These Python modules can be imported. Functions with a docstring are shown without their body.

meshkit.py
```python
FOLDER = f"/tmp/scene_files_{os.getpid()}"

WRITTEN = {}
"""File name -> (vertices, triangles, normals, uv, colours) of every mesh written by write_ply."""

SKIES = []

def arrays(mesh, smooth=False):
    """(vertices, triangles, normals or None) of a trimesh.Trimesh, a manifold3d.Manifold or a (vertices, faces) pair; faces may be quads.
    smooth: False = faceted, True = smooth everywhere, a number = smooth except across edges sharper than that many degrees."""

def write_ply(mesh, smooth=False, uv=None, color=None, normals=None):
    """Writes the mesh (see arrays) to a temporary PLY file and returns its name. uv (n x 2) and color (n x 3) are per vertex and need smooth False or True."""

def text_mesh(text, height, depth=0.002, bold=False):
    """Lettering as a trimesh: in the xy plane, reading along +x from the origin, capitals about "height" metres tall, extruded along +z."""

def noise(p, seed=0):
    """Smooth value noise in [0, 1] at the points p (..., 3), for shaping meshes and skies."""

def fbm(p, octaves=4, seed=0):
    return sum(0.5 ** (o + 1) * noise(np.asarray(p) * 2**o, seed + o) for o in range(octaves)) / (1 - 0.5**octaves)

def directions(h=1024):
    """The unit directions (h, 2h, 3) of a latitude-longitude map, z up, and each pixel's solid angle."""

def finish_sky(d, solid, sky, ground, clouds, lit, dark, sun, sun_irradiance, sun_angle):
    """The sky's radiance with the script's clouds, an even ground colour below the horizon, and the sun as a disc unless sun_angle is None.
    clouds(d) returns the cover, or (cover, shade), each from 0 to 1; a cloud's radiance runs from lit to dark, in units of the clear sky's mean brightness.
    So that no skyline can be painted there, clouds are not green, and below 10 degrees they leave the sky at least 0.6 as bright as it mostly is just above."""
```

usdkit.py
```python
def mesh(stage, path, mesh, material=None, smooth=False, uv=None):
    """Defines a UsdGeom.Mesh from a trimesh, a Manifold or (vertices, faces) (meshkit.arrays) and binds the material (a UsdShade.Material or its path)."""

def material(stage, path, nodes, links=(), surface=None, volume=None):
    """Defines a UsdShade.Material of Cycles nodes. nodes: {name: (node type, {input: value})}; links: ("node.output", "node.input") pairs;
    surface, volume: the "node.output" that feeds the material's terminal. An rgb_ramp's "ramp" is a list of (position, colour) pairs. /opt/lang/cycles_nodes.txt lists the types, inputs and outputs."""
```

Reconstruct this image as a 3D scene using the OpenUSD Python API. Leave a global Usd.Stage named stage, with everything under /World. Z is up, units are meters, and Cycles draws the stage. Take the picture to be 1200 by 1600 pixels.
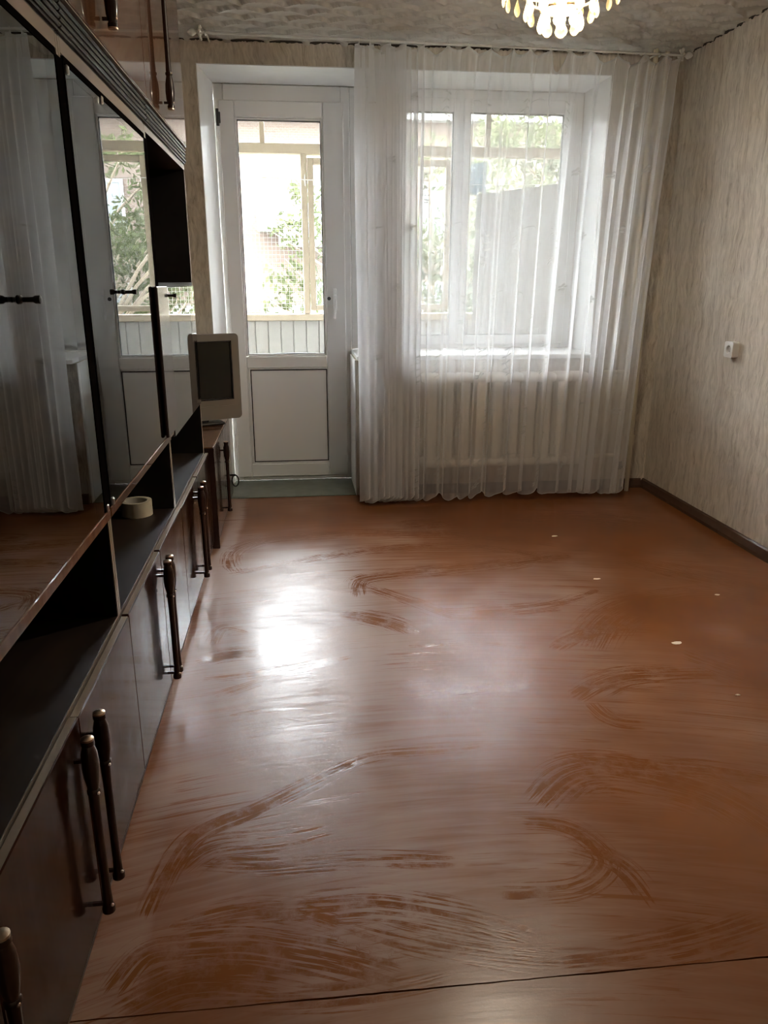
import math, random
import numpy as np, trimesh, manifold3d, shapely
from shapely.geometry import Polygon, box as sbox
from scipy.spatial import cKDTree
from pxr import Gf, Sdf, Usd, UsdGeom, UsdLux, UsdShade, Vt
import usdkit, meshkit

stage = Usd.Stage.CreateInMemory()
UsdGeom.SetStageUpAxis(stage, UsdGeom.Tokens.z)
UsdGeom.SetStageMetersPerUnit(stage, 1.0)
UsdGeom.Xform.Define(stage, '/World')
UsdGeom.Scope.Define(stage, '/World/Looks')
rng = np.random.default_rng(7)
random.seed(7)

# ------------------------------------------------------------------ camera, sky, exposure
F_PX, YAW, PITCH = 1196.0, 6.4, 16.9
CAM = (0.0, 0.0, 1.29)
cam = UsdGeom.Camera.Define(stage, '/World/camera')
cam.CreateHorizontalApertureAttr(36.0)
cam.CreateVerticalApertureAttr(48.0)
cam.CreateFocalLengthAttr(36.0 * F_PX / 1200.0)
cam.CreateClippingRangeAttr(Gf.Vec2f(0.02, 500.0))
cam.AddTranslateOp().Set(Gf.Vec3d(*CAM))
cam.AddRotateZOp().Set(-YAW)
cam.AddRotateXOp().Set(90.0 - PITCH)
cam.CreateExposureAttr(1.76)

sky = UsdLux.DomeLight.Define(stage, '/World/sky')          # an even overcast sky
sky.CreateColorAttr(Gf.Vec3f(0.93, 0.97, 1.0))
sky.CreateIntensityAttr(4.8)

# ------------------------------------------------------------------ helpers
COUNT = {}
def path_for(name, parent=None):
    base = '/World' if parent is None else str(parent.GetPath())
    k = (base, name); n = COUNT.get(k, 0); COUNT[k] = n + 1
    return f'{base}/{name}' + (f'_{n:03d}' if n else '')

def data(p, label=None, cat=None, group=None, kind=None):
    for k, v in (('label', label), ('category', cat), ('group', group), ('kind', kind)):
        if v: p.SetCustomDataByKey(k, v)
    return p

def thing(name, label=None, cat=None, loc=(0, 0, 0), group=None, kind=None, parent=None):
    x = UsdGeom.Xform.Define(stage, path_for(name, parent))
    if any(loc): x.AddTranslateOp().Set(Gf.Vec3d(*map(float, loc)))
    return data(x.GetPrim(), label, cat, group, kind)

def obj(name, m, mat, parent=None, label=None, cat=None, group=None, kind=None, smooth=False, off=None):
    if isinstance(m, list): m = trimesh.util.concatenate([as_tm(q) for q in m])
    m = as_tm(m)
    if off is not None:
        m = m.copy(); m.apply_translation([-float(c) for c in off])
    g = usdkit.mesh(stage, path_for(name, parent), m, mat, smooth=smooth)
    return data(g.GetPrim(), label, cat, group, kind)

def as_tm(m):
    if isinstance(m, trimesh.Trimesh): return m
    v, f, _ = meshkit.arrays(m)
    return trimesh.Trimesh(v, f, process=False)

def bx(x0, x1, y0, y1, z0, z1, b=0.0):
    """A box, its edges chamfered by b."""
    x0, x1 = sorted((x0, x1)); y0, y1 = sorted((y0, y1)); z0, z1 = sorted((z0, z1))
    if b <= 0:
        m = trimesh.creation.box((x1 - x0, y1 - y0, z1 - z0)); m.apply_translation(((x0 + x1) / 2, (y0 + y1) / 2, (z0 + z1) / 2)); return m
    b = min(b, .45 * (x1 - x0), .45 * (y1 - y0), .45 * (z1 - z0))
    p = []
    for X, sx in ((x0, 1), (x1, -1)):
        for Y, sy in ((y0, 1), (y1, -1)):
            for Z, sz in ((z0, 1), (z1, -1)):
                p += [(X + sx * b, Y + sy * b, Z), (X + sx * b, Y, Z + sz * b), (X, Y + sy * b, Z + sz * b)]
    return trimesh.convex.convex_hull(np.array(p))

def hull_spheres(pts, rad, n=16):
    ms = []
    for p, r in zip(pts, rad):
        ms.append(manifold3d.Manifold.sphere(r, n).translate(tuple(map(float, p))))
    return as_tm(manifold3d.Manifold.batch_hull(ms))

def lathe(profile, n=20, at=(0, 0, 0), axis='z'):
    m = trimesh.creation.revolve(np.array(profile, float), sections=n)
    if axis == 'x': m.apply_transform(trimesh.transformations.rotation_matrix(math.pi / 2, [0, 1, 0]))
    if axis == 'y': m.apply_transform(trimesh.transformations.rotation_matrix(-math.pi / 2, [1, 0, 0]))
    m.apply_translation(at); return m

def tube(pts, r, n=10, closed=False):
    pts = np.array(pts, float); k = len(pts)
    if closed: t = np.roll(pts, -1, 0) - np.roll(pts, 1, 0)
    else: t = np.gradient(pts, axis=0)
    t /= np.linalg.norm(t, axis=1, keepdims=True) + 1e-12
    up = np.array([0, 0, 1.0]) if abs(t[0][2]) < .9 else np.array([1.0, 0, 0])
    nrm = np.cross(t[0], up); nrm /= np.linalg.norm(nrm)
    V = []
    r = np.broadcast_to(r, (k,))
    for i in range(k):
        nrm = nrm - t[i] * (nrm @ t[i]); nrm /= np.linalg.norm(nrm); b = np.cross(t[i], nrm)
        a = np.arange(n) / n * 2 * math.pi
        V.append(pts[i] + r[i] * (np.cos(a)[:, None] * nrm + np.sin(a)[:, None] * b))
    V = np.vstack(V); Fc = []
    for i in range(k if closed else k - 1):
        j = (i + 1) % k
        for q in range(n):
            w = (q + 1) % n
            Fc += [(i * n + q, i * n + w, j * n + w), (i * n + q, j * n + w, j * n + q)]
    if not closed:
        c0, c1 = len(V), len(V) + 1
        V = np.vstack([V, pts[0], pts[-1]])
        for q in range(n):
            w = (q + 1) % n
            Fc += [(c0, w, q), (c1, (k - 1) * n + q, (k - 1) * n + w)]
    return trimesh.Trimesh(V, np.array(Fc), process=False)

def grid_mesh(P):
    """(r, c, 3) points -> quads as triangles."""
    r, c = P.shape[:2]
    i = np.arange(r * c).reshape(r, c)
    a, b, d, e = i[:-1, :-1].ravel(), i[:-1, 1:].ravel(), i[1:, 1:].ravel(), i[1:, :-1].ravel()
    return trimesh.Trimesh(P.reshape(-1, 3), np.vstack([np.stack([a, b, d], 1), np.stack([a, d, e], 1)]), process=False)

def frame_bars(x0, x1, z0, z1, w, y0, y1, b=.004, wr=None, wb=None, wt=None):
    wr = w if wr is None else wr; wb = w if wb is None else wb; wt = w if wt is None else wt
    return [bx(x0, x0 + w, y0, y1, z0, z1, b), bx(x1 - wr, x1, y0, y1, z0, z1, b),
            bx(x0 + w, x1 - wr, y0, y1, z0, z0 + wb, b), bx(x0 + w, x1 - wr, y0, y1, z1 - wt, z1, b)]

# ------------------------------------------------------------------ materials
def mat(name, nodes, links, surface='p.BSDF'):
    return usdkit.material(stage, f'/World/Looks/{name}', nodes, links, surface=surface)

def plain(name, color, rough=.5, metallic=0.0, coat=0.0, coat_rough=.05, spec=.5, var=0.0, scale=12.0, stretch=(1, 1, 1), bump=0.0, bscale=None):
    p = {'base_color': color, 'roughness': rough, 'metallic': metallic, 'coat_weight': coat, 'coat_roughness': coat_rough, 'specular_ior_level': spec}
    nodes, links = {'p': ('principled_bsdf', p)}, []
    if var or bump:
        nodes['g'] = ('texture_coordinate', {})
        nodes['m'] = ('mapping', {'scale': stretch})
        nodes['n'] = ('noise_texture', {'scale': scale, 'detail': 4.0, 'roughness': .6})
        links += [('g.object', 'm.vector'), ('m.vector', 'n.vector')]
    if var:
        c = np.array(color)
        nodes['r'] = ('rgb_ramp', {'ramp': [(.25, tuple(c * (1 - var))), (.75, tuple(np.minimum(c * (1 + var), 1)))]})
        links += [('n.fac', 'r.fac'), ('r.color', 'p.base_color')]
    if bump:
        nodes['b'] = ('bump', {'strength': bump, 'distance': .01})
        links += [('n.fac', 'b.height'), ('b.normal', 'p.normal')]
    return mat(name, nodes, links)

# vertical-streak wallpaper
def wallpaper(name, dark, light):
    nodes = {
        'g': ('geometry', {}),
        'w': ('noise_texture', {'scale': 5.0, 'detail': 2.0}),
        'wm': ('vector_math', {'math_type': 'multiply_add', 'vector2': (.10, .10, .10)}),
        'm': ('mapping', {'scale': (34, 34, 3.2)}),
        'n': ('noise_texture', {'scale': 1.0, 'detail': 5.0, 'roughness': .62}),
        'm2': ('mapping', {'scale': (90, 90, 12)}),
        'n2': ('noise_texture', {'scale': 1.0, 'detail': 3.0, 'roughness': .6}),
        'mx': ('math', {'math_type': 'multiply_add', 'value2': .45, 'value3': 0.0}),
        'ad': ('math', {'math_type': 'multiply_add', 'value2': .62}),
        'r': ('rgb_ramp', {'ramp': [(.30, dark), (.48, tuple((np.array(dark) * .35 + np.array(light) * .65))), (.62, light), (.80, tuple(np.minimum(np.array(light) * 1.12, .9)))]}),
        'b': ('bump', {'strength': .5, 'distance': .003}),
        'p': ('principled_bsdf', {'roughness': .62, 'specular_ior_level': .35}),
    }
    links = [('g.position', 'w.vector'), ('w.color', 'wm.vector1'), ('g.position', 'wm.vector3'), ('wm.vector', 'm.vector'), ('m.vector', 'n.vector'),
             ('wm.vector', 'm2.vector'), ('m2.vector', 'n2.vector'), ('n2.fac', 'mx.value1'), ('n.fac', 'ad.value1'), ('mx.value', 'ad.value3'),
             ('ad.value', 'r.fac'), ('r.color', 'p.base_color'), ('ad.value', 'b.height'), ('b.normal', 'p.normal')]
    return mat(name, nodes, links)

M = {}
M['wallpaper'] = wallpaper('wallpaper', (.29, .235, .175), (.66, .595, .505))
M['plaster_white'] = plain('plaster_white', (.82, .82, .81), .55, var=.03, scale=9)
M['pvc'] = plain('pvc_white', (.87, .87, .86), .28)
M['pvc_panel'] = plain('pvc_panel', (.86, .855, .845), .32)
M['gasket'] = plain('gasket_dark', (.06, .06, .06), .6)
M['ceiling'] = plain('ceiling_foam', (.52, .49, .44), .7, var=.05, scale=30, bump=.15)
M['ceil_edge'] = plain('ceiling_edge_strip', (.055, .045, .035), .8)
M['skirting'] = plain('skirting_brown', (.075, .036, .020), .38, var=.25, scale=20)
M['sill_paint'] = plain('sill_paint', (.15, .16, .13), .45, var=.18, scale=14)
M['radiator'] = plain('radiator_paint', (.74, .69, .60), .35, var=.05)
M['pipe'] = plain('pipe_paint', (.70, .64, .50), .35)
M['steel'] = plain('steel', (.62, .60, .57), .3, metallic=1.0)
M['rod_white'] = plain('rod_white', (.74, .72, .67), .35)
M['dark_wood'] = plain('dark_wood', (.030, .013, .009), .38, coat=.5, var=.3, scale=6, stretch=(6, 6, .6))
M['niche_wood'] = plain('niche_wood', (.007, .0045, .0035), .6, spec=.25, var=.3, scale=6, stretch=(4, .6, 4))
M['counter_wood'] = plain('counter_wood', (.018, .0105, .0075), .5, spec=.2, var=.3, scale=6, stretch=(6, .7, 6))
M['cornice'] = plain('cornice_wood', (.020, .015, .014), .42, spec=.35)
M['edge_highlight'] = plain('edge_highlight_tan', (.26, .205, .165), .30)  # pale tan paints the grazing gloss highlight onto the dark cabinet edges
M['handle_wood'] = plain('handle_wood', (.022, .008, .007), .22, coat=.6)
M['brass'] = plain('brass', (.80, .62, .48), .28, metallic=1.0)
M['black_metal'] = plain('black_metal', (.012, .011, .010), .3)
M['seal'] = mat('black_seal', {'d': ('diffuse_bsdf', {'color': (.006, .005, .005)})}, [], 'd.BSDF')
M['tv_case'] = plain('tv_case', (.24, .22, .195), .38)
M['tv_screen'] = plain('tv_screen', (.016, .017, .014), .22)
M['black_plastic'] = plain('black_plastic', (.012, .012, .012), .4)
M['tape'] = plain('tape_paper', (.62, .56, .44), .6)
M['tape_core'] = plain('tape_core', (.66, .62, .54), .7)
M['socket'] = plain('socket_white', (.78, .76, .72), .3)
M['flake'] = plain('pale_flake', (.80, .66, .50), .6)
M['bwood'] = plain('balcony_wood', (.34, .285, .21), .5, var=.08, scale=8)
M['bboard'] = plain('balcony_board', (.27, .265, .25), .5, var=.03, scale=5)
M['bwall'] = plain('balcony_wall', (.50, .48, .45), .8, var=.05, scale=4)
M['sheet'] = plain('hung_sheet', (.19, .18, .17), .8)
M['bluecloth'] = plain('blue_cloth', (.20, .27, .33), .8)
M['bark'] = plain('bark', (.20, .16, .12), .8, var=.3, scale=12)
M['facade_white'] = plain('facade_white', (.27, .27, .27), .7)
M['facade_glass'] = plain('facade_glass', (.16, .18, .20), .15)
M['ground'] = plain('ground', (.10, .11, .07), .9, var=.3, scale=.4)

def lacquer(name, c0, c1, rough, coat, ior=1.5):
    """Polished wood veneer, a vertical grain under varnish."""
    nodes = {'t': ('geometry', {}), 'm': ('mapping', {'scale': (14, 14, 1.1)}),
             'n': ('noise_texture', {'scale': 2.2, 'detail': 6.0, 'roughness': .65, 'distortion': .6}),
             'r': ('rgb_ramp', {'ramp': [(.3, c0), (.7, c1)]}),
             's': ('noise_texture', {'scale': 9.0, 'detail': 4.0}), 'sr': ('map_range', {'from_min': .35, 'from_max': .75, 'to_min': rough * .7, 'to_max': rough * 1.8}),
             'p': ('principled_bsdf', {'roughness': .4, 'specular_ior_level': .02, 'coat_weight': coat, 'coat_roughness': .05, 'coat_ior': ior})}
    links = [('t.position', 'm.vector'), ('m.vector', 'n.vector'), ('n.fac', 'r.fac'), ('r.color', 'p.base_color'), ('t.position', 's.vector'), ('s.fac', 'sr.value'), ('sr.result', 'p.coat_roughness')]
    return mat(name, nodes, links)
M['lacquer'] = lacquer('door_lacquer', (.020, .0048, .0016), (.038, .0100, .0034), .10, 1.0, 1.25)
M['lacquer_top'] = lacquer('top_door_lacquer', (.080, .032, .014), (.13, .055, .026), .03, 1.0, 1.30)

def glass_pane(name, ior, tint=(1, 1, 1)):
    return mat(name, {'f': ('fresnel', {'IOR': ior}), 't': ('transparent_bsdf', {'color': tint}), 'g': ('glossy_bsdf', {'color': (1, 1, 1), 'roughness': 0.0}),
                      'x': ('mix_closure', {})}, [('f.fac', 'x.fac'), ('t.BSDF', 'x.closure1'), ('g.BSDF', 'x.closure2')], 'x.closure')
M['pane'] = glass_pane('window_glass', 1.35, (.97, .98, .98))
M['cab_glass'] = glass_pane('cabinet_glass', 2.1, (.80, .80, .80))

def tulle(name, open_, color, trans=.5):
    """Sheer net: the threads cover more of the view the more slantwise one looks through the cloth."""
    nodes = {'lw': ('layer_weight', {'blend': .5}), 'c': ('math', {'math_type': 'subtract', 'value1': 1.0}), 'cm': ('math', {'math_type': 'maximum', 'value2': .16}),
             'inv': ('math', {'math_type': 'divide', 'value1': 1.0}), 'pw': ('math', {'math_type': 'power', 'value1': open_}),
             'd': ('diffuse_bsdf', {'color': color}), 'tl': ('translucent_bsdf', {'color': color}), 'mx': ('mix_closure', {'fac': trans}),
             't': ('transparent_bsdf', {}), 'x': ('mix_closure', {})}
    links = [('lw.facing', 'c.value2'), ('c.value', 'cm.value1'), ('cm.value', 'inv.value2'), ('inv.value', 'pw.value2'),
             ('d.BSDF', 'mx.closure1'), ('tl.BSDF', 'mx.closure2'), ('pw.value', 'x.fac'), ('mx.closure', 'x.closure1'), ('t.BSDF', 'x.closure2')]
    return mat(name, nodes, links, 'x.closure')
M['tulle'] = tulle('tulle', .62, (.93, .93, .935), .50)
M['embroidery'] = mat('embroidery_thread', {'d': ('diffuse_bsdf', {'color': (.78, .78, .76)}), 'tl': ('translucent_bsdf', {'color': (.7, .7, .68)}), 't': ('transparent_bsdf', {}), 'm': ('mix_closure', {'fac': .45}), 'x': ('mix_closure', {'fac': .12})},
                      [('d.BSDF', 'm.closure1'), ('tl.BSDF', 'm.closure2'), ('m.closure', 'x.closure1'), ('t.BSDF', 'x.closure2')], 'x.closure')
def leaf(name, c, tc):
    return mat(name, {'o': ('geometry', {}), 'h': ('rgb_ramp', {'ramp': [(0, tuple(np.array(c) * .7)), (1, tuple(np.array(c) * 1.3))]}), 'd': ('diffuse_bsdf', {}), 'tl': ('translucent_bsdf', {'color': tc}), 'x': ('mix_closure', {'fac': .5})},
               [('o.random_per_island', 'h.fac'), ('h.color', 'd.color'), ('d.BSDF', 'x.closure1'), ('tl.BSDF', 'x.closure2')], 'x.closure')
M['leaf'] = leaf('leaf_green', (.062, .072, .04), (.08, .092, .045))
M['leaf_pale'] = leaf('leaf_pale', (.08, .088, .05), (.10, .11, .06))
M['brick'] = mat('far_brick', {'g': ('geometry', {}), 'm': ('mapping', {'rotation': (math.pi / 2, 0, 0)}),
                               'b': ('brick_texture', {'color1': (.112, .078, .063), 'color2': (.094, .063, .050), 'mortar': (.116, .10, .09), 'scale': 4.0, 'mortar_size': .03}),
                               'p': ('principled_bsdf', {'roughness': .85})}, [('g.position', 'm.vector'), ('m.vector', 'b.vector'), ('b.color', 'p.base_color')])
def glow(name, color, s):
    return mat(name, {'e': ('emission', {'color': color, 'strength': s})}, [], 'e.emission')
M['bulb'] = glow('lit_bulb', (1.0, .89, .72), 340.0)
M['crystal'] = mat('crystal_drop', {'g': ('glass_bsdf', {'color': (1.0, .93, .74), 'roughness': .12, 'IOR': 1.5}), 'tl': ('translucent_bsdf', {'color': (.95, .86, .62)}), 'x': ('mix_closure', {'fac': .55})},
                   [('g.BSDF', 'x.closure1'), ('tl.BSDF', 'x.closure2')], 'x.closure')

# ------------------------------------------------------------------ room shell
XL, XR, YB, YF, H = -.87, 2.21, 4.6, -1.0, 2.5
WT = .50
wall = Polygon([(XL - .1, 0), (XR + .1, 0), (XR + .1, H), (XL - .1, H)])
hole = sbox(-.476, -1, .345, 2.375).union(sbox(.345, .83, 1.79, 2.375))
wp = wall.difference(hole)
m = trimesh.creation.extrude_polygon(wp, WT)                       # x, z, depth
v = m.vertices.copy(); m.vertices = np.stack([v[:, 0], YB + v[:, 2], v[:, 1]], 1); m.fix_normals()
wb = thing('wall_back', kind='structure')
obj('wall_body', m, M['wallpaper'], wb)
lin = [trimesh.convex.convex_hull(np.array([(-.4765, 4.599, 0), (-.4765, 5.0, 0), (-.472, 4.599, 0), (-.432, 5.0, 0), (-.4765, 4.599, 2.375), (-.4765, 5.0, 2.375), (-.472, 4.599, 2.375), (-.432, 5.0, 2.375)])),
       bx(-.476, 1.79, 4.599, 5.0, 2.371, 2.3755), bx(1.786, 1.7905, 4.599, 5.0, .85, 2.371), bx(.340, .3455, 4.599, 5.0, 0, .83)]
obj('reveal_lining', lin, M['plaster_white'], wb, label='white plastered reveal of the opening')
obj('wall_right', bx(XR, XR + .1, YF - .1, YB + WT, 0, H), M['wallpaper'], kind='structure')
obj('wall_left', bx(XL - .1, XL, YF - .1, YB, 0, H), M['wallpaper'], kind='structure')
obj('wall_front', bx(XL - .1, XR + .1, YF - .1, YF, 0, H), M['wallpaper'], kind='structure')

# ceiling: foam tiles with rows of overlapping raised scallops
st = .0125
xs = np.arange(XL, XR + st, st); ys = np.arange(YF, YB + st, st)
X, Y = np.meshgrid(np.minimum(xs, XR), np.minimum(ys, YB))
pitch, row, RS = .205, .105, .126
Z = np.zeros_like(X); done = np.zeros(X.shape, bool)
for k in (2, 1, 0, -1):                                            # the scale whose centre is furthest towards the window lies on top
    R_ = np.floor(Y / row) + k
    cx = (np.round(X / pitch - .5 * (R_ % 2)) + .5 * (R_ % 2)) * pitch
    d = np.hypot(X - cx, Y - R_ * row) / RS
    hit = (d < 1) & ~done
    Z[hit] = (.25 + .75 * d ** 4)[hit]; done |= hit
P = np.stack([X, Y, H - .004 - .024 * Z], -1)
low = grid_mesh(P); low.invert()
ce = thing('ceiling', kind='structure')
obj('foam_tile_facing', low, M['ceiling'], ce, smooth=True)
obj('slab', bx(XL - .1, XR + .1, YF - .1, YB + WT, H, H + .15), M['plaster_white'], ce)

# ragged dark strip where wallpaper meets ceiling
def ragged(n, length, axis, at, seed):
    r = np.random.default_rng(seed); out = []
    t = np.linspace(0, length, n); h = .006 + .012 * meshkit.fbm(np.stack([t * 40, t * 0 + seed, t * 0], -1), 3) + .006 * r.random(n)
    V, Fc = [], []
    for i in range(n):
        for dz in (0, -h[i]):
            V += [(at[0] + t[i], at[1], at[2] + dz), (at[0] + t[i], at[1] - .005, at[2] + dz)] if axis == 'x' else [(at[0], at[1] + t[i], at[2] + dz), (at[0] - .005, at[1] + t[i], at[2] + dz)]
    for i in range(n - 1):
        a, b = i * 4, i * 4 + 4
        Fc += [(a + 1, b + 1, b + 3), (a + 1, b + 3, a + 3), (a + 2, a + 3, b + 3), (a + 2, b + 3, b + 2), (a, a + 2, b + 2), (a, b + 2, b)]
    return trimesh.Trimesh(np.array(V), np.array(Fc), process=False)
obj('trim_1', ragged(400, XR - XL, 'x', (XL, YB, H - .004), 1), M['ceil_edge'], kind='structure')
obj('trim_2', ragged(500, YB - YF, 'y', (XR, YF, H - .004), 2), M['ceil_edge'], kind='structure')

# ------------------------------------------------------------------ floor: painted hardboard sheets, a dusty film wiped by a mop
STROKES = [
([(-0.32, 3.38), (-0.35, 3.58), (-0.18, 3.8), (0.23, 3.86), (0.76, 3.77), (1.26, 3.55)],0.11,0.9,0),
([(-0.31, 3.34), (-0.07, 3.44), (0.27, 3.56), (0.73, 3.61), (1.16, 3.37)],0.09,0.8,1),
([(0.22, 3.05), (0.24, 3.18), (0.42, 3.24), (0.73, 3.28), (1.26, 3.4)],0.12,0.9,2),
([(0.24, 3.15), (0.44, 2.93), (0.62, 2.76), (1.02, 2.78)],0.07,0.9,1),
([(0.55, 2.82), (0.84, 2.81), (1.25, 2.94)],0.07,0.9,0),
([(0.16, 2.82), (0.31, 2.75), (0.4, 2.65)],0.1,1.25,2),
([(-0.36, 2.5), (-0.25, 2.53), (-0.15, 2.53)],0.09,1.3,0),
([(-0.34, 2.65), (-0.31, 2.76), (-0.24, 2.72)],0.08,0.8,1),
([(-0.33, 2.36), (-0.13, 2.38), (0.14, 2.46)],0.06,0.8,2),
([(-0.29, 2.25), (-0.21, 2.29), (-0.14, 2.33)],0.05,0.9,1),
([(-0.23, 2.12), (-0.12, 2.14), (-0.02, 2.14)],0.03,1,0),
([(0.08, 1.82), (0.21, 1.87), (0.4, 1.87), (0.53, 1.88)],0.05,0.9,2),
([(-0.35, 1.37), (-0.33, 1.47), (-0.29, 1.58), (-0.14, 1.67), (0.11, 1.83)],0.055,1.3,0),
([(-0.28, 1.49), (-0.22, 1.54), (-0.1, 1.54), (0.02, 1.56)],0.09,0.7,1),
([(-0.23, 1.49), (-0.1, 1.47), (0.04, 1.47), (0.31, 1.44)],0.06,0.8,2),
([(-0.37, 1.2), (-0.33, 1.26), (-0.19, 1.26), (-0.02, 1.22), (0.13, 1.16)],0.1,1,0),
([(-0.34, 1.15), (-0.24, 1.19), (-0.09, 1.17)],0.1,1.2,1),
([(-0.1, 1.33), (0.09, 1.33), (0.28, 1.28), (0.42, 1.22)],0.08,0.9,2),
([(-0.26, 1.32), (-0.12, 1.34), (0.04, 1.29)],0.06,0.8,1),
([(0.09, 1.27), (0.26, 1.2), (0.46, 1.15)],0.06,0.8,0),
([(0.62, 1.65), (0.76, 1.73), (0.92, 1.68), (1.05, 1.59), (1.11, 1.48)],0.16,1,1),
([(0.75, 1.79), (0.88, 1.74), (1.04, 1.71), (1.21, 1.65)],0.08,0.9,2),
([(0.54, 1.54), (0.64, 1.5), (0.68, 1.4), (0.56, 1.32), (0.42, 1.33)],0.06,0.9,0),
([(0.62, 1.44), (0.71, 1.36), (0.72, 1.28)],0.06,0.8,2),
([(0.89, 2.12), (1.1, 2.22), (1.35, 2.21)],0.12,1,0),
([(0.9, 2.04), (0.93, 1.96), (1.0, 1.94)],0.08,0.8,2),
([(0.92, 2.46), (1.13, 2.57), (1.35, 2.55)],0.09,0.9,1),
([(1.08, 2.5), (1.41, 2.78), (1.68, 2.82), (1.9, 2.76)],0.22,1,2),
([(0.62, 3.96), (1.18, 4.01), (1.69, 3.9), (2.03, 3.48)],0.28,1,0),
([(1.59, 3.25), (1.78, 3.07), (1.98, 2.89)],0.2,0.9,1),
([(1.4, 2.31), (1.53, 2.15)],0.2,0.8,1),
([(0.33, 2.18), (0.54, 2.19), (0.74, 2.21)],0.05,0.7,0),
([(0.38, 2.52), (0.62, 2.52), (0.8, 2.46)],0.03,0.6,1),
([(-0.12, 1.12), (0.08, 1.11), (0.25, 1.13)],0.05,0.8,2),
([(0.51, 1.14), (0.71, 1.15), (0.92, 1.19)],0.08,0.7,2),
]
lays = [{}, {}, {}]
for L in range(3):
    pts, tan, arc, wid, stg, off = [], [], [], [], [], 0.0
    for p, w, s, l in STROKES:
        if l != L: continue
        p = np.array(p); n = len(p)
        d = np.r_[0, np.cumsum(np.linalg.norm(np.diff(p, axis=0), axis=1))]
        q = np.arange(0, d[-1], .01)
        from scipy.interpolate import PchipInterpolator
        c = np.stack([PchipInterpolator(d, p[:, 0])(q), PchipInterpolator(d, p[:, 1])(q)], 1)
        for _ in range(12):
            c[1:-1] = (c[:-2] + 2 * c[1:-1] + c[2:]) / 4
        t = np.gradient(c, axis=0); t /= np.linalg.norm(t, axis=1, keepdims=True) + 1e-9
        pts.append(c); tan.append(t); arc.append(q + off)
        e = np.clip(np.minimum(q, d[-1] - q) / (.25 * d[-1]), 0, 1)
        wid.append(w * .95 * (.55 + .45 * e)); stg.append(np.full(len(q), s)); off += d[-1] + 3.1
    lays[L] = dict(tree=cKDTree(np.vstack(pts)), p=np.vstack(pts), t=np.vstack(tan), a=np.concatenate(arc), w=np.concatenate(wid), s=np.concatenate(stg))

def swipe(xy, L):
    q = lays[L]; _, i = q['tree'].query(xy)
    d = xy - q['p'][i]
    along = (d * q['t'][i]).sum(1); across = d[:, 0] * q['t'][i][:, 1] - d[:, 1] * q['t'][i][:, 0]
    dist = np.hypot(along, across)
    m = np.clip(1 - dist / q['w'][i], 0, 1)
    m = m * m * (3 - 2 * m) * q['s'][i]
    return np.stack([across, q['a'][i] + along, m], 1)

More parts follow.
